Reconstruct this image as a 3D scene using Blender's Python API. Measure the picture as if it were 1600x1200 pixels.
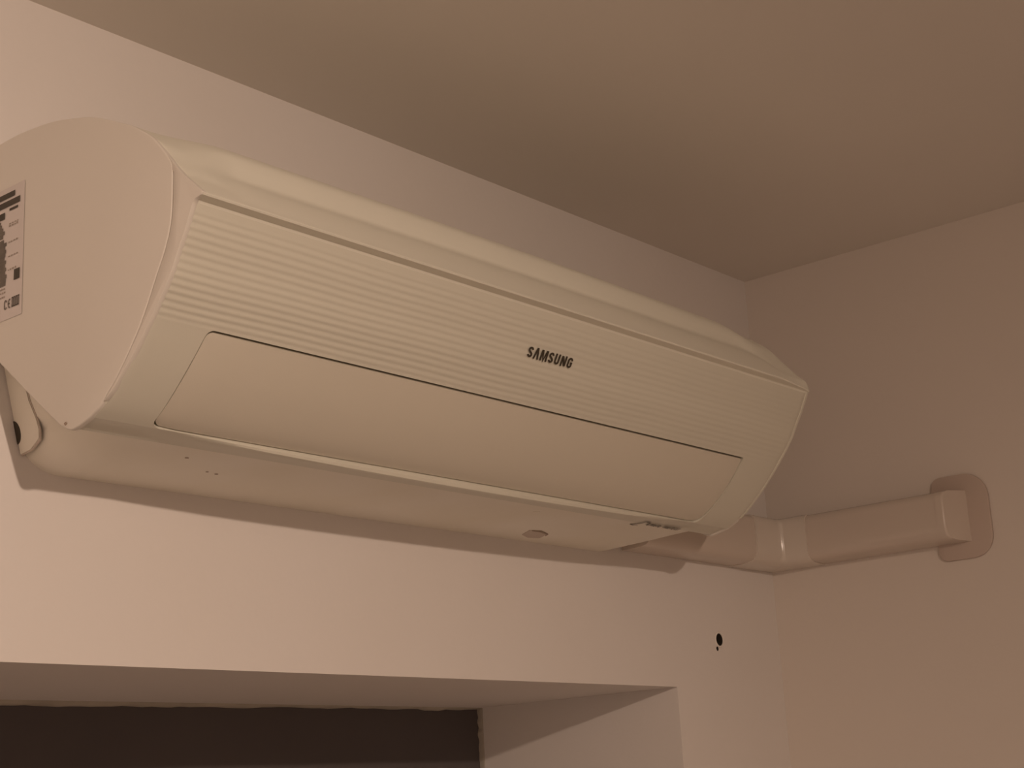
import bpy, bmesh, math, random
from mathutils import Vector, Matrix
random.seed(4)
C = bpy.context.scene.collection
for o in list(bpy.data.objects): bpy.data.objects.remove(o)

# ------------------------------------------------------------------ camera
RC = [[0.64542909, -0.76195042, -0.05341198],      # camera right, down, forward in room axes
      [0.16332127, 0.20597905, -0.96483097],
      [0.74615511, 0.61400666, 0.25738758]]
cam = bpy.data.cameras.new('camera'); co = bpy.data.objects.new('camera', cam); C.objects.link(co)
cam.sensor_width = 36; cam.sensor_fit = 'HORIZONTAL'; cam.lens = 2480.57/1600*36; cam.clip_start = 0.02
r, d, f = [Vector(v) for v in RC]
m = Matrix((r, -d, -f)).transposed().to_4x4(); m.translation = Vector((-1.781, -1.046, 1.934))
co.matrix_world = m
bpy.context.scene.camera = co

# ------------------------------------------------------------------ light and exposure
sc = bpy.context.scene
sc.view_settings.view_transform = 'Standard'; sc.view_settings.look = 'None'
sc.view_settings.gamma = 1; sc.view_settings.use_curve_mapping = False
sc.view_settings.exposure = 0.0
w = bpy.data.worlds.new('world'); sc.world = w; w.use_nodes = True
w.node_tree.nodes['Background'].inputs[0].default_value = (0.9, 0.62, 0.45, 1)
w.node_tree.nodes['Background'].inputs[1].default_value = 0.02
LAMP = Vector((-1.8, -2.2, 2.53))
l = bpy.data.lights.new('ceiling_spot', 'SPOT'); lo = bpy.data.objects.new('ceiling_spot', l); C.objects.link(lo)
l.energy = 100; l.color = (1.0, 0.765, 0.605); l.shadow_soft_size = 0.022
l.spot_size = math.radians(152); l.spot_blend = 0.85
lo.location = LAMP
lo.rotation_euler = (Vector((-2.55, 0, 0.72)) - LAMP).to_track_quat('-Z', 'Y').to_euler()

# ------------------------------------------------------------------ materials
def mat(name, col, rough=0.6, bump=0, bscale=300, spec=0.5, var=0, vscale=3, col2=None, metal=0):
    m = bpy.data.materials.new(name); m.use_nodes = True
    nt = m.node_tree; b = nt.nodes['Principled BSDF']
    b.inputs['Base Color'].default_value = (*col, 1); b.inputs['Roughness'].default_value = rough
    b.inputs['Specular IOR Level'].default_value = spec; b.inputs['Metallic'].default_value = metal
    tc = nt.nodes.new('ShaderNodeTexCoord')
    n = nt.nodes.new('ShaderNodeTexNoise'); n.inputs['Scale'].default_value = vscale; n.inputs['Detail'].default_value = 4
    nt.links.new(tc.outputs['Object'], n.inputs['Vector'])
    rp = nt.nodes.new('ShaderNodeValToRGB'); rp.color_ramp.elements[0].position = .3; rp.color_ramp.elements[1].position = .7
    c2 = col2 or tuple(c*(1-var) for c in col)
    rp.color_ramp.elements[0].color = (*col, 1); rp.color_ramp.elements[1].color = (*c2, 1)
    nt.links.new(n.outputs['Fac'], rp.inputs['Fac']); nt.links.new(rp.outputs['Color'], b.inputs['Base Color'])
    if bump:
        n2 = nt.nodes.new('ShaderNodeTexNoise'); n2.inputs['Scale'].default_value = bscale; n2.inputs['Detail'].default_value = 3
        nt.links.new(tc.outputs['Object'], n2.inputs['Vector'])
        bp = nt.nodes.new('ShaderNodeBump'); bp.inputs['Strength'].default_value = bump; bp.inputs['Distance'].default_value = 0.001
        nt.links.new(n2.outputs['Fac'], bp.inputs['Height']); nt.links.new(bp.outputs['Normal'], b.inputs['Normal'])
    return m
M = {
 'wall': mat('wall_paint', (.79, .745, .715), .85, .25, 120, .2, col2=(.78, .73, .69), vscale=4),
 'wall2': mat('right_wall_dimmed', (.74, .67, .61), .85, .25, 120, .2, var=.015, vscale=4),  # wall paint darkened and warmed: light falloff to the right put into the colour
 'ceil': mat('ceiling_paint', (.79, .74, .68), .9, .25, 90, .2, var=.02),
 'floor': mat('floor_tiles', (.78, .71, .65), .6, .1, 40, .3, var=.25, vscale=6),
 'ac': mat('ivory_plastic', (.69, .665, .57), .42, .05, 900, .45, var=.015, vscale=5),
 'actop': mat('top_plastic_lit', (.82, .80, .70), .45, .05, 900, .4, var=.015, vscale=5),  # ivory plastic lightened: extra light on the top strips is in the colour
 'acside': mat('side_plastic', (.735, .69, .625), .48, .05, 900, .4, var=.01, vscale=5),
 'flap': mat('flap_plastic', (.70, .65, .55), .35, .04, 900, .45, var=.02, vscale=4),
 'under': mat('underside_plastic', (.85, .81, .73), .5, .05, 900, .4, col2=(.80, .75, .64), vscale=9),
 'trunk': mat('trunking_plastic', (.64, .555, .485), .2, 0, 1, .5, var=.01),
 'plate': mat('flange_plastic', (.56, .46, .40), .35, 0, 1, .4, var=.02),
 'rim': mat('plug_plastic', (.85, .80, .74), .4),
 'dark': mat('dark_cavity', (.035, .025, .018), .9, 0),
 'ink': mat('logo_ink', (.045, .035, .022), .5, 0),
 'grey': mat('grey_print', (.17, .145, .12), .6, 0, var=.3, vscale=60),
 'pale': mat('pale_print', (.36, .30, .25), .6, 0),
 'label': mat('label_paper', (.66, .60, .57), .35, 0, var=.02),
 'shutter': mat('window_dark', (.115, .10, .10), .6, .1, 60, .3, var=.12, vscale=3),
 'seal': mat('grey_seal', (.50, .45, .38), .8, .4, 80, .2, var=.25, vscale=20),
 'slotfill': mat('slot_inner', (.56, .48, .42), .6, 0),
 'slot': mat('slot_plastic', (.34, .26, .20), .6, 0),
}

# ------------------------------------------------------------------ helpers
def link(name, me, mt, parent=None, smooth=False):
    o = bpy.data.objects.new(name, me); C.objects.link(o)
    if mt: me.materials.append(mt)
    if parent: o.parent = parent; o.matrix_parent_inverse = Matrix.Translation(-Vector(parent.location))
    if smooth:
        for p in me.polygons: p.use_smooth = True
    return o
def mesh(name, vs, fs, mt, parent=None, smooth=False, autos=None):
    me = bpy.data.meshes.new(name); me.from_pydata([tuple(v) for v in vs], [], fs)
    bm = bmesh.new(); bm.from_mesh(me)
    bmesh.ops.remove_doubles(bm, verts=bm.verts, dist=1e-6)
    bmesh.ops.recalc_face_normals(bm, faces=bm.faces); bm.normal_update()
    if autos is not None:
        for e in bm.edges:
            e.smooth = len(e.link_faces) == 2 and e.calc_face_angle(0) < math.radians(autos)
    if autos is not None: bmesh.ops.split_edges(bm, edges=[e for e in bm.edges if not e.smooth])
    bm.to_mesh(me); bm.free()
    return link(name, me, mt, parent, smooth or autos is not None)
def prism(name, poly, ax, a, b, mt, parent=None, bevel=0, seg=2, dome=None):
    """poly of 2-D points swept along axis ax from a to b"""
    def P(p, t):
        if ax == 0: return (t, p[0], p[1])
        if ax == 1: return (p[0], t, p[1])
        return (p[0], p[1], t)
    n = len(poly); vs = [P(p, a) for p in poly] + [P(p, b) for p in poly]
    fs = [list(range(n))[::-1], list(range(n, 2*n))] + [[i, (i+1) % n, n+(i+1) % n, n+i] for i in range(n)]
    me = bpy.data.meshes.new(name); me.from_pydata(vs, [], fs)
    bm = bmesh.new(); bm.from_mesh(me); bmesh.ops.recalc_face_normals(bm, faces=bm.faces); bm.normal_update()
    if bevel:
        es = [e for e in bm.edges if len(e.link_faces) == 2 and e.calc_face_angle(0) > math.radians(50)]
        bmesh.ops.bevel(bm, geom=es, offset=bevel, segments=seg, affect='EDGES', profile=0.5, clamp_overlap=True)
    bm.normal_update()
    for e in bm.edges: e.smooth = len(e.link_faces) == 2 and e.calc_face_angle(0) < math.radians(35)
    bmesh.ops.split_edges(bm, edges=[e for e in bm.edges if not e.smooth])
    bm.to_mesh(me); bm.free()
    return link(name, me, mt, parent, True)
def box(name, lo_, hi, mt, parent=None, bevel=0):
    return prism(name, [(lo_[0], lo_[1]), (hi[0], lo_[1]), (hi[0], hi[1]), (lo_[0], hi[1])], 2, lo_[2], hi[2], mt, parent, bevel)
def structure(o): o['kind'] = 'structure'; return o
def thing(name, label, cat, loc):
    o = bpy.data.objects.new(name, None); C.objects.link(o); o.location = loc; o.empty_display_size = .05
    o['label'] = label; o['category'] = cat
    return o
def lerp(a, b, t): return a + (b-a)*t
def sstep(t): t = max(0, min(1, t)); return t*t*(3-2*t)
def catmull(P, n):
    out = []
    for i in range(len(P)-1):
        p0 = P[max(i-1, 0)]; p1 = P[i]; p2 = P[i+1]; p3 = P[min(i+2, len(P)-1)]
        for k in range(n):
            t = k/n
            out.append(tuple(.5*((2*p1[j]) + (-p0[j]+p2[j])*t + (2*p0[j]-5*p1[j]+4*p2[j]-p3[j])*t*t + (-p0[j]+3*p1[j]-3*p2[j]+p3[j])*t**3) for j in range(2)))
    out.append(tuple(P[-1])); return out

# ------------------------------------------------------------------ room
ZC, XW, YW = 2.6, -2.5, -3.5          # ceiling height, left wall, wall behind the camera
OX, OZ, OD = -0.242, 2.0575, 0.305    # opening: right edge, top, depth
OX0, OZ0 = -2.1, 0.95
HX, HZ, HR = -0.1452, 2.1155, 0.0074     # drilled hole
H2X, H2Z, H2R = -0.1505, 2.1045, 0.0026
def wall_with_holes(name, outer, holes, y, mt):
    bm = bmesh.new(); es = []
    for loop in [outer] + holes:
        vs = [bm.verts.new((p[0], y, p[1])) for p in loop]
        es += [bm.edges.new((vs[i], vs[(i+1) % len(vs)])) for i in range(len(vs))]
    bmesh.ops.triangle_fill(bm, use_beauty=True, edges=es, use_dissolve=False, normal=(0, -1, 0))
    # thickness: reveals of the window opening
    def quad(*p): bm.faces.new([bm.verts.new(q) for q in p])
    a, b, z0, z1, D = OX0, OX, OZ0, OZ, OD
    quad((a, y, z1), (b, y, z1), (b, D, z1), (a, D, z1)); quad((b, y, z0), (b, y, z1), (b, D, z1), (b, D, z0))
    quad((a, y, z0), (a, y, z1), (a, D, z1), (a, D, z0)); quad((a, y, z0), (b, y, z0), (b, D, z0), (a, D, z0))
    # outside face of the masonry around the opening
    X0, X1, Z0, Z1, D2 = XW, 0, 0, ZC, OD+.02
    for q in [((X0, Z0), (a, Z1)), ((b, Z0), (X1, Z1)), ((a, Z0), (b, z0)), ((a, z1), (b, Z1))]:
        (x0, zz0), (x1, zz1) = q
        quad((x0, D2, zz0), (x1, D2, zz0), (x1, D2, zz1), (x0, D2, zz1))
    bmesh.ops.remove_doubles(bm, verts=bm.verts, dist=1e-5)
    me = bpy.data.meshes.new(name); bm.to_mesh(me); bm.free()
    return link(name, me, mt)
circ = lambda cx, cz, r, n, sx=1: [(cx+r*sx*math.cos(2*math.pi*i/n), cz+r*math.sin(2*math.pi*i/n)) for i in range(n)]
def ragged(cx, cz, r, n, j): return [(cx+r*(1+random.uniform(-j, j))*math.cos(2*math.pi*i/n), cz+r*(1+random.uniform(-j, j))*math.sin(2*math.pi*i/n)) for i in range(n)]
hole1 = circ(HX, HZ, HR, 32); hole2 = ragged(H2X, H2Z, H2R, 10, .15)
wb = structure(wall_with_holes('wall_back', [(XW, 0), (0, 0), (0, ZC), (XW, ZC)],
    [[(OX0, OZ0), (OX, OZ0), (OX, OZ), (OX0, OZ)], hole1, hole2], 0, M['wall']))
def cup(name, loop, y0, y1, mt, parent):
    n = len(loop); vs = [(p[0], y0, p[1]) for p in loop] + [(p[0], y1, p[1]) for p in loop]
    return mesh(name, vs, [[i, (i+1) % n, n+(i+1) % n, n+i] for i in range(n)] + [list(range(n, 2*n))], mt, parent)
cup('drilled_hole', hole1, 0, .05, M['dark'], wb); cup('chipped_hole', hole2, 0, .012, M['dark'], wb)
# plastic rim of the wall plug around the hole
vs, fs = [], []; N = 40
for i in range(N):
    a = 2*math.pi*i/N
    for k in range(8):
        b = 2*math.pi*k/8; rr = HR+.0011+.0012*math.cos(b)
        vs.append((HX+rr*math.cos(a), -.0002-.0011*math.sin(b)*(1 if math.sin(b) > 0 else .3), HZ+rr*math.sin(a)))
for i in range(N):
    for k in range(8): fs.append([i*8+k, i*8+(k+1) % 8, ((i+1) % N)*8+(k+1) % 8, ((i+1) % N)*8+k])
rim = mesh('plug_rim', vs, fs, M['rim'], wb, True)

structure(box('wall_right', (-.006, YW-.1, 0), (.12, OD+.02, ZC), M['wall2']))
structure(box('ceiling', (XW-.1, YW-.1, ZC), (.12, OD+.02, ZC+.12), M['ceil']))
structure(box('wall_left', (XW-.1, YW-.1, 0), (XW, OD+.02, ZC), M['wall']))
structure(box('wall_front', (XW, YW-.1, 0), (0, YW, ZC), M['wall']))
structure(box('floor', (XW-.1, YW-.1, -.1), (.12, OD+.02, 0), M['floor']))
# dark window at the back of the opening
win = structure(box('window_1', (OX0, OD, OZ0), (OX, OD+.03, OZ), M['shutter']))
def strip_edge(name, horiz):
    """thin ragged plaster bead where the reveal meets the dark window"""
    vs, fs = [], []; n = 150; prof = 6
    for i in range(n+1):
        t = i/n
        wdt = .0022+.0008*math.sin(i*1.3)+random.uniform(-.0006, .0006)
        if horiz: 
            wdt = lerp(.0072, .0022, sstep((t-.35)/.65)) + .0004*math.sin(i*.7)+random.uniform(-.0005, .0005)
            if 142 <= i <= 144: wdt += .0016
        for k in range(prof+1):
            a = math.pi/2*k/prof
            u, v = wdt*math.cos(a), .007*math.sin(a)
            if horiz: vs.append((lerp(OX0, OX, t), OD-v, OZ-u))
            else: vs.append((OX-u, OD-v, lerp(OZ, 1.6, t)))
    for i in range(n):
        for k in range(prof): q = i*(prof+1)+k; fs.append([q, q+1, q+prof+2, q+prof+1])
    return mesh(name, vs, fs, M['seal'], win, True)
strip_edge('sealant_bead', True); strip_edge('sealant_bead', False)

# ------------------------------------------------------------------ air conditioner
XL, XR = -1.142, -0.325
ac = thing('air_conditioner', 'ivory wall-mounted split air conditioner with closed flap, above the window opening', 'air conditioner', ((XL+XR)/2, 0, 2.2))
CY, CZ = -1.046, 1.934
def zat(mm, y): return CZ + mm*(y-CY)
LINE = [(-.2385, 2.366)]
# cap (top) profile: end shape and middle shape with the same number of points
cap_end = [(0, 2.458), (-.04, 2.457), (-.083, 2.453), (-.116, 2.4455), (-.140, 2.438), (-.175, 2.4215), (-.190, 2.413), (-.208, 2.3995),
           (-.2165, 2.391), (-.224, 2.3815), (-.233, 2.3715), (-.2405, 2.3625), (-.2500, 2.3540), (-.2575, 2.3472), (-.2615, 2.3436)]
cap_mid = [(0, 2.458), (-.04, 2.457), (-.083, 2.4545), (-.116, 2.448), (-.140, 2.4415), (-.172, 2.4295), (-.190, 2.4222), (-.2010, 2.4140),
           (-.2060, 2.4045), (-.2092, 2.3950), (-.2125, 2.3878), (-.2275, 2.3775), (-.2440, 2.3615), (-.2560, 2.3486), (-.2615, 2.3436)]
lip_low = [(-.2622, 2.3424), (-.2612, 2.3414), (-.2580, 2.3411), (-.2550, 2.3411), (-.2530, 2.3408), (-.2515, 2.3390)]
sub = 4
cE = catmull(cap_end, sub); cM = catmull(cap_mid, sub)
def capcols():
    xs = []
    x = 0
    while x < .075: xs.append(x); x += .0016
    left = [XL+a for a in xs]; right = [XR-a for a in xs][::-1]
    mid = [lerp(XL+.075, XR-.075, i/40) for i in range(41)]
    return left+mid+right
cols = capcols()
def soft(x, y):      # the lip sinks into the body towards the right end
    k = (1-min((XR-x)/.075, 1))**1.4*.85
    return lerp(y, -.2520, k) if y < -.2520 else y
vs, fs = [], []
rows = len(cE)
for x in cols:
    e = min(x-XL, XR-x)
    for i in range(rows):
        t = i/(rows-1)
        tt = sstep((cE[i][0]+.19)/-.07)
        xb = lerp(.012, .040, tt)
        wgt = sstep((e-xb)/lerp(.070, .022, tt))
        far = sstep((e-xb)/.35)
        # the step between the two strips is shallow at the ends and full further in
        wgt *= lerp(.75, 1, far)
        y = lerp(cE[i][0], cM[i][0], wgt); z = lerp(cE[i][1], cM[i][1], wgt)
        rnd = .0025*(1-min(e/.0035, 1))**2
        vs.append((x, soft(x, y+rnd*.7), z-rnd*.6))
    for p in lip_low:
        vs.append((x, soft(x, p[0]), p[1]))
R_ = rows+len(lip_low)
for c in range(len(cols)-1):
    for i in range(R_-1): q = c*R_+i; fs.append([q, q+1, q+R_+1, q+R_])
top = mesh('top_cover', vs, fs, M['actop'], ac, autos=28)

# front panel with the flap opening
front = catmull([(-.2515, 2.3390), (-.2478, 2.3310), (-.2425, 2.3205), (-.2352, 2.3080), (-.2255, 2.2910), (-.2078, 2.2690)], 40)
lower = catmull([(-.2078, 2.2690), (-.1955, 2.2550), (-.1813, 2.2405), (-.1650, 2.2265), (-.1515, 2.2172), (-.1400, 2.2117)], 8)
# arc-length table of the whole front
def arclen(P):
    L = [0]
    for a, b in zip(P, P[1:]): L.append(L[-1]+math.hypot(a[0]-b[0], a[1]-b[1]))
    return L
FULL = front[:-1] + lower
FL = arclen(FULL); SF = arclen(front)[-1]; STOT = FL[-1]
def prof(s):
    s = max(0, min(STOT, s))
    lo_, hi = 0, len(FL)-1
    while hi-lo_ > 1:
        mm = (lo_+hi)//2
        if FL[mm] <= s: lo_ = mm
        else: hi = mm
    t = (s-FL[lo_])/(FL[hi]-FL[lo_]+1e-12)
    a, b = FULL[lo_], FULL[hi]
    n = Vector((b[1]-a[1], -(b[0]-a[0]))); n.normalize()       # outward normal (y,z)
    return lerp(a[0], b[0], t), lerp(a[1], b[1], t), (n.x, n.y)
for _s in (SF,):
    y, z, n = prof(_s); assert n[0] < 0, n
def S(x, s, off=0):
    y, z, n = prof(s)
    return Vector((x, y+n[0]*off, z+n[1]*off))
def ribs(x, s):
    """shallow wavy horizontal ribs, real relief"""
    k = s-.004
    if k < 0 or s > SF+.004: return 0
    fade = min(1, k/.004)*sstep((SF+.004-s)/.012)
    fade *= lerp(1, .30, sstep((x+1.0)/.62))
    ph = 0.35*math.sin(x*16+s*60)+0.25*math.sin(x*41)
    return fade*(.00024*math.sin(2*math.pi*k/.0056+ph)) 
FXL_T, FXL_B, FXR_T, FXR_B = -1.0935, -1.0930, -0.3935, -0.3890
def hole_xl(s):
    t = (s-SF)/(STOT-SF)
    x = lerp(FXL_T, FXL_B, t)-.0015*math.sin(math.pi*t)
    r = .007; 
    dt = min(s-SF, STOT-s)
    rr = .006 if s-SF < STOT-s else .010
    if dt < rr: x += rr-math.sqrt(max(0, rr*rr-(rr-dt)**2))
    return x
def hole_xr(s):
    t = (s-SF)/(STOT-SF)
    x = lerp(FXR_T, FXR_B, t)+.001*math.sin(math.pi*t)
    dt = min(s-SF, STOT-s)
    rr = .0025 if s-SF < STOT-s else .007
    if dt < rr: x -= rr-math.sqrt(max(0, rr*rr-(rr-dt)**2))
    return x
ns1 = 132
sA = [SF*i/ns1 for i in range(ns1)]
sB = [SF+(STOT-SF)*(.5-.5*math.cos(math.pi*i/44)) for i in range(45)]
svals = sA+sB
nL, nM, nR = 10, 60, 12
vs, fs, idx = [], [], {}
def addv(key, p):
    if key not in idx: idx[key] = len(vs); vs.append(tuple(p))
    return idx[key]
def xcol(s, j):
    ss = max(s, SF)
    a, b = hole_xl(ss), hole_xr(ss)
    if j <= nL: return lerp(XL, a, (j/nL)**1.3)
    if j <= nL+nM: return lerp(a, b, (j-nL)/nM)
    return lerp(b, XR, (j-nL-nM)/nR)
def vpt(i, j):
    s = svals[i]; x = xcol(s, j)
    e = min(x-XL, XR-x); off = ribs(x, s)-.0022*(1-min(e/.004, 1))**2
    off += -.0016*math.exp(-((s-SF)/.0018)**2)*0
    return addv((i, j), S(x, s, off))
NC = nL+nM+nR
iF = len(sA)
for i in range(len(svals)-1):
    for j in range(NC):
        if i >= iF and nL <= j < nL+nM: continue
        fs.append([vpt(i, j), vpt(i+1, j), vpt(i+1, j+1), vpt(i, j+1)])
# inner walls of the flap opening
loop = [(i, nL) for i in range(iF, len(svals))] + [(len(svals)-1, j) for j in range(nL+1, nL+nM+1)] + \
       [(i, nL+nM) for i in range(len(svals)-2, iF-1, -1)] + [(iF, j) for j in range(nL+nM-1, nL, -1)]
for q in range(len(loop)):
    a, b = loop[q], loop[(q+1) % len(loop)]
    def inn(k):
        s = svals[k[0]]; return addv(('in',)+k, S(xcol(s, k[1]), s, -.012))
    fs.append([vpt(*a), vpt(*b), inn(b), inn(a)])
# bright bead below the flap, bowed: thin at its ends, thicker in the middle
BEAD = len(svals)-1
y0b, z0b, _ = prof(STOT)
prev = None
def beadprof(x):
    t = (x-FXL_B)/(FXR_B-FXL_B)
    wt = math.sin(math.pi*t)**.6 if 0 < t < 1 else 0
    h = .0052*wt
    A = [(y0b, z0b), (y0b-.0004, z0b-h*.5), (y0b+.0006, z0b-h), (y0b+.0022, z0b-h-.0006), (y0b+.0065, zat(.3003, y0b+.0065)-.0006), (y0b+.014, 2.2088), (-.1185, 2.2079)]
    K = [0, .08, .16, .24, .40, .65, 1]
    B = [(lerp(y0b, -.1185, k), lerp(z0b, 2.2079, k)+.0016*math.sin(math.pi*k)) for k in K]
    w2 = min(1, wt*1.6)
    return [(lerp(q[0], p[0], w2), lerp(q[1], p[1], w2)) for p, q in zip(A, B)]
nb = 7
for j in range(NC+1):
    x = xcol(STOT, j)
    for k, p in enumerate(beadprof(x)):
        if k == 0: continue
        addv(('b', j, k), (x, p[0], p[1]))
for j in range(NC):
    for k in range(nb-1):
        g = lambda jj, kk: vpt(BEAD, jj) if kk == 0 else idx[('b', jj, kk)]
        fs.append([g(j, k), g(j, k+1), g(j+1, k+1), g(j+1, k)])
panel = mesh('front_panel', vs, fs, M['ac'], ac, autos=30)

# dark back of the flap gap
vs, fs = [], []
for i, s in enumerate(sB):
    for j in range(9):
        a, b = hole_xl(s)-.002, hole_xr(s)+.002
        vs.append(S(lerp(a, b, j/8), s, -.0115))
for i in range(len(sB)-1):
    for j in range(8): q = i*9+j; fs.append([q, q+1, q+10, q+9])
mesh('outlet_recess', vs, fs, M['dark'], ac)

# flap
gap = .0011
nf = 50; vs, fs = [], []
sF0, sF1 = SF+.0021, STOT-.0011
sf = [lerp(sF0, sF1, .5-.5*math.cos(math.pi*i/32)) for i in range(33)]
def flap_x(s, t):
    u = SF+(s-sF0)/(sF1-sF0)*(STOT-SF)
    return lerp(hole_xl(u)+gap*1.3, hole_xr(u)-gap, t)
for layer in range(3):
    for i, s in enumerate(sf):
        for j in range(nf+1):
            t = j/nf; x = flap_x(s, t)
            tt = (s-sF0)/(sF1-sF0)
            bulge = .0008*math.sin(math.pi*tt)-.0006*tt
            edge = min(i, len(sf)-1-i, j, nf-j)
            off = bulge-.0003 if layer == 0 else -.007
            if layer == 1: continue
            if edge == 0 and layer == 0: off -= .0009
            vs.append(S(x, s, off))
W_ = nf+1; n1 = len(sf)*W_
for b_, flip in ((0, 0), (n1, 1)):
    for i in range(len(sf)-1):
        for j in range(nf):
            q = b_+i*W_+j; fs.append([q, q+W_, q+W_+1, q+1][::-1 if flip else 1])
rimv = [i*W_ for i in range(len(sf))] + [(len(sf)-1)*W_+j for j in range(1, W_)] + [i*W_+nf for i in range(len(sf)-2, -1, -1)] + [j for j in range(nf-1, 0, -1)]
for k in range(len(rimv)):
    a, b = rimv[k], rimv[(k+1) % len(rimv)]; fs.append([a, b, n1+b, n1+a])
flap = mesh('air_flap', vs, fs, M['flap'], ac, autos=30)

# side covers
side_out = catmull([(-.004, 2.456), (-.04, 2.457), (-.083, 2.453), (-.116, 2.4455), (-.140, 2.438), (-.175, 2.4215), (-.190, 2.413), (-.208, 2.3995), (-.224, 2.3815), (-.2300, 2.3725)], 5)
seam = catmull([(-.2300, 2.3690), (-.2300, 2.3600), (-.2285, 2.334), (-.2225, 2.3150), (-.2125, 2.2967), (-.1950, 2.2660), (-.1735, 2.2390), (-.1640, 2.2296), (-.1575, 2.2240), (-.1545, 2.2208)], 5)
tipc = [(-.1515, 2.2176), (-.1450, 2.2144)] + catmull([(-.1390, 2.2115), (-.1250, 2.2078), (-.1156, 2.2072), (-.106, 2.2115), (-.096, 2.2187), (-.0714, 2.238), (-.0241, 2.2766), (-.004, 2.292)], 4)
side = side_out + seam + tipc
for a_, b_ in ((XL-.0008, XL+.0045), (XR+.0008, XR-.0045)):
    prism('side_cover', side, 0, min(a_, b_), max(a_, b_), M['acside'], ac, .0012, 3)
# end strips of the front frame, between the seam and the front edge
outer = [cap_end[-6][:2]] + [(-.2405, 2.3625), (-.2500, 2.3540), (-.2575, 2.3472), (-.2618, 2.3434), (-.2605, 2.3415), (-.2540, 2.3408), (-.2514, 2.3385)]
outer += [FULL[i] for i in range(8, len(FULL), 12)]
outer = [p for p in outer if p[0] < -.1575]
inner = [(-.2288, 2.3735), (-.2288, 2.369)] + [(p[0]-.0009, p[1]+.0) for p in seam[2:]]
strip = outer + [(-.1558, 2.2202)] + inner[::-1]
def clean(P):
    o = []
    for p in P:
        if not o or math.hypot(p[0]-o[-1][0], p[1]-o[-1][1]) > 4e-4: o.append(p)
    return o
strip = clean(strip)
prism('end_strip', strip, 0, XL-.0005, XL+.0035, M['acside'], ac, .0006, 2)
prism('end_strip', clean([(soft(XR, p[0]), p[1]) for p in strip]), 0, XR-.0035, XR+.0002, M['ac'], ac, .0006, 2)
# seam shadow gap backing
gapP = clean([(p[0]+.0035, p[1]) for p in seam[:-7]] + [(p[0]-.0035, p[1]) for p in seam[:-7]][::-1])
for a in (XL+.0030, XR-.0035):
    prism('seam_gap', gapP, 0, a, a+.0005, M['slot'], ac)
# tiny clip near the tip of the left cover
prism('clip', [(-.1130, 2.2125), (-.1115, 2.2138), (-.1098, 2.2128), (-.1112, 2.2112)], 0, XL-.0016, XL+.001, M['slot'], ac)

# rear housing: side walls, underside, rounded lower corners
BL, BR = -1.107, -0.334
under = catmull([(-.1185, 2.2079), (-.095, 2.2070), (-.06, 2.2052), (-.03, 2.2040), (-.008, 2.2030), (0, 2.2026)], 5)
vs, fs = [], []
R0 = .026
sec = []      # (x, lift) around the bottom, from left wall top to right wall top
for k, zt in enumerate((.086, .07, .05, .035)): sec.append((BL-.0035*(zt-.026)/.01*.45 if False else BL-.27*(zt-.012)*.9, zt))
for k in range(13):
    a = math.pi/2*k/12; sec.append((BL+R0*1.35*(1-math.cos(a)), R0*(1-math.sin(a))))
for k in range(1, 30): sec.append((lerp(BL+R0*1.35, BR-R0*1.8, k/30), 0))
for k in range(13):
    a = math.pi/2*(1-k/12); sec.append((BR-R0*1.8*(1-math.cos(a)), R0*(1-math.sin(a))))
for zt in (.035, .05, .07, .086): sec.append((BR+.05*(zt-.03), zt))
for (x, lift) in sec:
    for (y, z) in under: vs.append((x, y, z+lift))
U = len(under)
for i in range(len(sec)-1):
    for k in range(U-1): q = i*U+k; fs.append([q, q+1, q+U+1, q+U])
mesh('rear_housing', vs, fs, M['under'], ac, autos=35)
# knock-out panel and pipe hole on the left of the rear housing
kx = lambda z: BL-.243*(z-2.2145)
kp = [(-.0015, 2.2150), (-.0150, 2.2165), (-.0280, 2.2225), (-.0300, 2.2290), (-.0290, 2.2370), (-.0240, 2.2520), (-.0225, 2.2700), (-.0200, 2.2850), (-.0015, 2.2850)]
vs = [(kx(z)-.0009, y, z) for y, z in kp] + [(kx(z)+.0004, y, z) for y, z in kp]; n = len(kp)
mesh('knockout_panel', vs, [list(range(n))] + [[i, (i+1) % n, n+(i+1) % n, n+i] for i in range(n)], M['under'], ac)
gp = [(y-.0011*(1 if y < -.002 else 0), z-(.0010 if z < 2.225 else 0)) for y, z in kp]
vs = [(kx(z)-.0002, y, z) for y, z in gp] + [(kx(z)+.001, y, z) for y, z in gp]
mesh('knockout_groove', vs, [list(range(n))] + [[i, (i+1) % n, n+(i+1) % n, n+i] for i in range(n)], M['slotfill'], ac)
hp = [(-.0005+.0065*-math.sin(a), 2.2315+.0088*math.cos(a)) for a in [math.pi*i/14 for i in range(15)]]
vs = [(kx(z)-.0013, y, z) for y, z in hp] + [(kx(z)+.0012, y, z) for y, z in hp]; n = len(hp)
mesh('pipe_hole', vs, [list(range(n))] + [[i, (i+1) % n, n+(i+1) % n, n+i] for i in range(n)], M['ink'], ac)
# drain slot on the underside, seen as a small dark lozenge, and a drip bump
def under_z(y):
    for (a, b) in zip(under, under[1:]):
        if a[0] <= y <= b[0]: return lerp(a[1], b[1], (y-a[0])/(b[0]-a[0]+1e-9))
    return 2.205
def onunder(pts, name, mt, h=.0006):
    n = len(pts); vs = [(x, y, under_z(y)-h) for x, y in pts]+[(x, y, under_z(y)+.001) for x, y in pts]
    return mesh(name, vs, [list(range(n))]+[[i, (i+1) % n, n+(i+1) % n, n+i] for i in range(n)], mt, ac)

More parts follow.
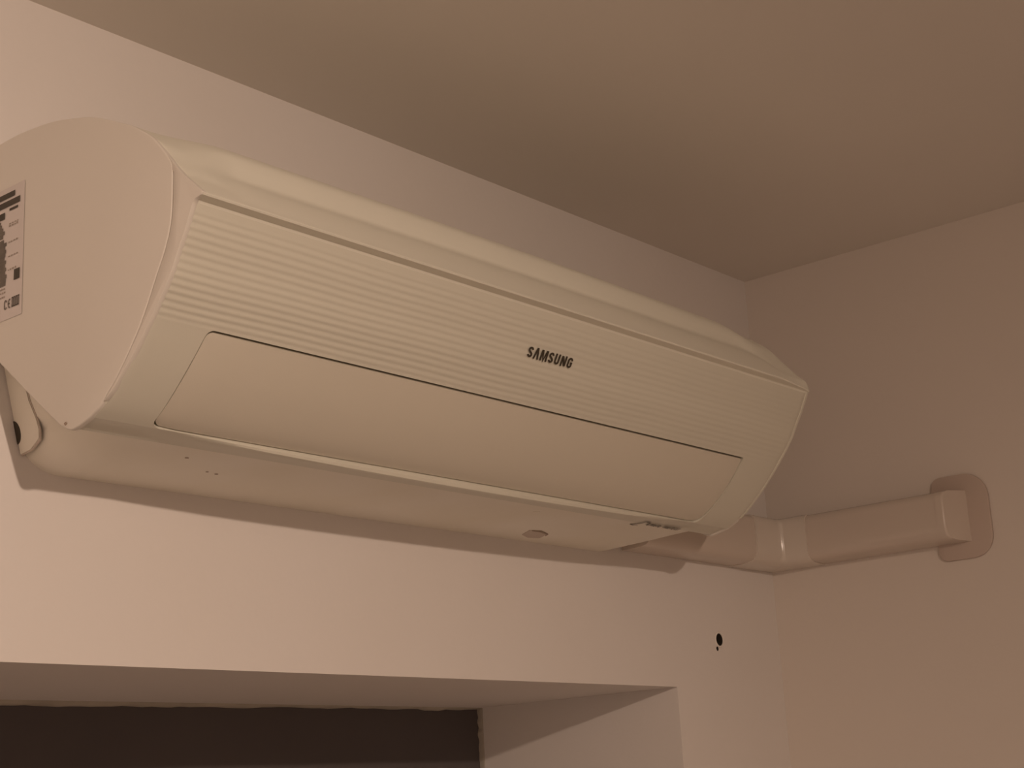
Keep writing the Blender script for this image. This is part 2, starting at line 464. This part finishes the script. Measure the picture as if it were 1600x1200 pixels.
# ------------------------------------------------------------------ flat print: stroke lettering
def stroke_poly(pts, hw, closed=False):
    V = [Vector(p) for p in pts]; n = len(V); L, Rr = [], []
    for i in range(n):
        if i == 0: dr = (V[1]-V[0]).normalized(); nrm = Vector((-dr.y, dr.x)); sc_ = 1
        elif i == n-1: dr = (V[-1]-V[-2]).normalized(); nrm = Vector((-dr.y, dr.x)); sc_ = 1
        else:
            d1 = (V[i]-V[i-1]).normalized(); d2 = (V[i+1]-V[i]).normalized()
            n1_ = Vector((-d1.y, d1.x)); n2_ = Vector((-d2.y, d2.x)); nrm = (n1_+n2_)
            nrm = nrm.normalized() if nrm.length > .1 else n1_
            sc_ = min(1/max(nrm.dot(n1_), .35), 2.2)
        L.append(V[i]+nrm*hw*sc_); Rr.append(V[i]-nrm*hw*sc_)
    return L, Rr
def arc(cx, cy, rx, ry, a0, a1, n=7): return [(cx+rx*math.cos(math.radians(lerp(a0, a1, i/n))), cy+ry*math.sin(math.radians(lerp(a0, a1, i/n)))) for i in range(n+1)]
h_ = .13
GL = {   # glyph strokes in a box 0..w by 0..1
 'S': (.56, [arc(.28, .72, .17, .17, 0, 180)+[(.13, .62), (.43, .38)]+arc(.28, .28, .17, .17, 0, -180)]),
 'A': (.62, [[(.10, 0), (.28, .93), (.34, .93), (.52, 0)]]),
 'M': (.80, [[(.11, 0), (.13, .90), (.20, .90), (.40, .06), (.60, .90), (.67, .90), (.69, 0)]]),
 'U': (.60, [[(.13, 1)]+[(.13, .28)]+arc(.30, .28, .17, .17, 180, 360)[1:]+[(.47, 1)]]),
 'N': (.64, [[(.13, 0), (.13, .86), (.19, .86), (.46, .14), (.52, .14), (.52, 1)]]),
 'G': (.62, [[(.47, .70)]+arc(.30, .72, .17, .17, 10, 180)+arc(.30, .28, .17, .17, 180, 360)+[(.47, .48), (.32, .48)]]),
 'C': (.60, [[(.47, .70)]+arc(.30, .72, .17, .17, 10, 180)+arc(.30, .28, .17, .17, 180, 350)]),
 'E': (.60, [arc(.38, .5, .26, .38, 70, 290, 9), [(.14, .5), (.42, .5)]]),
}
def lettering(name, text, place, height, mt, parent, hw=.085, space=.06, wid=1.0, lift=.0003):
    vs, fs = [], []; cx = 0
    for ch in text:
        if ch == ' ': cx += .4; continue
        wd, strokes = GL[ch]
        for st in strokes:
            L, Rr = stroke_poly(st, hw)
            for i in range(len(L)-1):
                b = len(vs)
                for p in (L[i], L[i+1], Rr[i+1], Rr[i]): vs.append(place((cx+p.x)*height*wid, (p.y)*height))
                fs.append([b, b+1, b+2, b+3])
        cx += wd+space
    me = bpy.data.meshes.new(name); me.from_pydata([tuple(v) for v in vs], [], fs)
    return link(name, me, mt, parent), cx*height*wid
# brand word on the panel
lettering('brand_lettering', 'SAMSUNG', lambda u, v: S(-.7725+u, .0410-v, .0010), .0098, M['ink'], ac, hw=.088, space=.075, wid=.0620/(.0098*4.885))
# small icon and two printed words on the underside (too small in the photograph to read)
def und(x, y): return Vector((x, y, 2.2070 + max(0, (-.1185-y))*.11))
def under_print(name, polys, mt):
    vs, fs = [], []
    for P in polys:
        b = len(vs); vs += [und(*p) for p in P]; fs.append(list(range(b, len(vs))))
    me = bpy.data.meshes.new(name); me.from_pydata([tuple(v) for v in vs], [], fs); return link(name, me, mt, ac)
def line2(P, hw):
    L, Rr = stroke_poly(P, hw); return [[tuple(L[i]), tuple(L[i+1]), tuple(Rr[i+1]), tuple(Rr[i])] for i in range(len(L)-1)]
icon = line2([(-.4680, -.1115), (-.4620, -.1185), (-.4600, -.1265), (-.4520, -.1255), (-.4470, -.1170)], .0011) + line2([(-.4680, -.1115), (-.4610, -.1100), (-.4555, -.1120)], .0008)
under_print('printed_icon', icon, M['grey'])
words = []
for x0, n, hgt in ((-.4440, 5, .0060), (-.4195, 7, .0065)):
    for k in range(n):
        x = x0+k*.0040; b = -.1170-.0006*(k % 2)
        words += line2([(x, b), (x-.0012, b-hgt)], .0006)
        words += line2([(x, b-hgt*(.1 if k % 3 else .9)), (x+.0022, b-hgt*(.1 if k % 3 else .9))], .0007)
        words += line2([(x+.0022, b-.0005), (x+.0012, b-hgt*.9)], .0005)
under_print('printed_words', words, M['grey'])
onunder([(-.534, -.022), (-.545, -.041), (-.530, -.045), (-.511, -.038), (-.502, -.019), (-.516, -.015)], 'drain_slot', M['slotfill'], .0004)
onunder([(-.542, -.042), (-.530, -.045), (-.511, -.038), (-.507, -.031), (-.512, -.0365), (-.530, -.0420)], 'slot_shadow_line', M['slot'], .0011)
for nm, x, y, r_ in (('dirt_speck', -.605, -.100, .0032), ('dirt_speck', -.981, -.068, .0011), ('dirt_speck', -.970, -.066, .0013), ('dirt_speck', -1.022, -.094, .0014)):
    onunder([(x+r_*math.cos(a)*1.3, y+r_*math.sin(a)) for a in [math.pi*i/5 for i in range(10)]], nm, M['under'] if r_ > .003 else M['slot'], .0003)

# rating label on the left cover
def dome(y, z): return XL-.0008
def lab(y, z, h): return (dome(y, z)-h, y, z)
def patch(name, polys, mt, h, sub_=0):
    vs, fs = [], []
    for P in polys:
        b = len(vs); vs += [lab(y, z, h) for y, z in P]; fs.append(list(range(b, len(vs))))
    me = bpy.data.meshes.new(name); me.from_pydata(vs, [], fs); return link(name, me, mt, label)
label = None
def grid_patch(y0, y1, z0, z1, h, n=8):
    return [[(lerp(y0, y1, i/n), lerp(z0, z1, j/n)), (lerp(y0, y1, (i+1)/n), lerp(z0, z1, j/n)), (lerp(y0, y1, (i+1)/n), lerp(z0, z1, (j+1)/n)), (lerp(y0, y1, i/n), lerp(z0, z1, (j+1)/n))] for i in range(n) for j in range(n)]
LY = -.0515
label = patch('rating_label', grid_patch(-.003, LY-.001, 2.3085, 2.4155, 0), M['label'], .0004)
label.parent = ac; label.matrix_parent_inverse = Matrix.Translation(-Vector(ac.location))
def rect(y0, z0, y1, z1): return [(y0, z0), (y1, z0), (y1, z1), (y0, z1)]
bars = [rect(-.004, 2.4065, -.0400, 2.4110), rect(-.004, 2.3995, -.0470, 2.4045), rect(-.0330, 2.3955, -.0445, 2.3975), rect(-.010, 2.3905, -.0270, 2.3960)]
patch('print_bars', bars, M['ink'], .0008)
col_ = []
zz = 2.3895; k = 0
while zz > 2.3380:
    e = -.0225-.007*sstep((2.3895-zz)/.02)+random.uniform(-.002, .002)
    if k == 5: zz -= .0012
    col_.append(rect(-.004, zz-.0030, e, zz)); zz -= .0029; k += 1
patch('print_table', col_, M['grey'], .0007)
bits = []
for z in (2.3845, 2.3825, 2.3695, 2.3580, 2.3470):
    y = -.0330
    while y > -.0440: 
        wq = random.uniform(.0012, .0026); bits.append(rect(y, z, y-wq, z+random.uniform(.0008, .0016))); y -= wq+.0012
for z in (2.3330, 2.3300, 2.3265): 
    y = -.006
    while y > -.0290: 
        wq = random.uniform(.001, .0022); bits.append(rect(y, z, y-wq, z+.0014)); y -= wq+.001
patch('print_lines', bits, M['pale'], .0007)
patch('print_mark', [rect(-.0415, 2.3375, -.0490, 2.3375+.0085)], M['ink'], .0008)
me_ce, w_ = lettering('print_approval', 'CE', lambda u, v: Vector(lab(-.0290-u, 2.3160+v, .0008)), .0085, M['grey'], label, hw=.07, wid=.9)
me_ce.parent = label; me_ce.matrix_parent_inverse = Matrix()
dig = []
for k in range(4):
    y = -.0395-k*.0026
    dig += [rect(y, 2.3165, y-.0007, 2.3245), rect(y, 2.3165, y-.0020, 2.3175), rect(y, 2.3235, y-.0020, 2.3245), rect(y-.0013, 2.3170, y-.0020, 2.3240)]
patch('print_digits', dig, M['grey'], .0008)
for o in list(C.objects):
    if o.name.startswith('print_') and o.parent == label: o.matrix_parent_inverse = (label.matrix_parent_inverse @ Matrix()).copy() if False else Matrix()

# ------------------------------------------------------------------ plastic trunking round the corner
tk = thing('pipe_trunking', 'pale plastic pipe trunking bent round the room corner, ending in a rounded wall plate', 'pipe cover', (0, 0, 2.2))
PF = [(0, 2.2075), (.026, 2.2085), (.034, 2.2105), (.0385, 2.2145), (.0405, 2.2200), (.0410, 2.2260), (.0410, 2.2560), (.0402, 2.2605), (.0375, 2.2640), (.033, 2.2660), (0, 2.2675)]
def sweep(name, stations, mt, extra=0, caps=True):
    """stations: (wall point, front point at depth .041) ; profile swept through them"""
    vs, fs = [], []; n = len(PF)
    for Wp, Fp in stations:
        for (d_, z) in PF:
            zc = 2.2375; zz = zc+(z-zc)*(1+extra*18) ; t = d_/.041*(1+extra*24)
            vs.append((Wp[0]+(Fp[0]-Wp[0])*t, Wp[1]+(Fp[1]-Wp[1])*t, zz))
    for i in range(len(stations)-1):
        for k in range(n-1): q = i*n+k; fs.append([q, q+1, q+n+1, q+n])
    if caps: fs.append(list(range(n))); fs.append(list(range(len(vs)-n, len(vs))))
    return mesh(name, vs, fs, mt, tk, autos=35)
D_ = .041; WX = -.006
sweep('duct_cover', [((x, -.0002), (x, -D_)) for x in (-.3305, -.28, -.2, -.1045)], M['trunk'])
sweep('duct_cover', [((WX-.0002, y), (WX-D_, y)) for y in (-.0745, -.13, -.2, -.253)], M['trunk'])
st = [((x, -.0002), (x, -D_)) for x in (-.107, -.0885, -.0865, -.07, -.060)]
r0 = .0060; c0 = -(D_+r0); c1 = WX+c0
for k in range(11):
    a = math.pi/2*k/10
    Fp = (c1+r0*math.sin(a), c0+r0*math.cos(a))
    Wp = (lerp(c1, WX-.0002, min(1, k/5)), lerp(-.0002, c0, max(0, (k-5)/5)))
    st.append((Wp, Fp))
st += [((WX-.0002, y), (WX-D_, y)) for y in (-.058, -.066, -.0770)]
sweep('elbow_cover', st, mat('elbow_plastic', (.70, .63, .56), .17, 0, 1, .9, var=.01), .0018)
en = [((WX-.0002, -.2505), (WX-D_, -.2505)), ((WX-.0002, -.256), (WX-D_, -.2585))]
for k in range(1, 7):
    a = math.pi/2*k/6
    en.append(((WX-.0002, -.256-.02*k/6), (WX-D_+.003*(1-math.cos(a)), -.2585-.003*math.sin(a))))
sweep('end_cover', en, M['trunk'], .0008)
def rrect(y0, y1, z0, z1, rs):
    P = []
    for (cy, cz, a0, r_) in ((y0+rs[0], z0+rs[0], 180, rs[0]), (y1-rs[1], z0+rs[1], 270, rs[1]), (y1-rs[2], z1-rs[2], 0, rs[2]), (y0+rs[3], z1-rs[3], 90, rs[3])):
        P += arc(cy, cz, r_, r_, a0, a0+90, 7)
    return P
prism('wall_plate', rrect(-.301, -.231, 2.1875, 2.2885, (.026, .012, .012, .030)), 0, WX-.0045, WX, M['plate'], tk, .0015, 2)
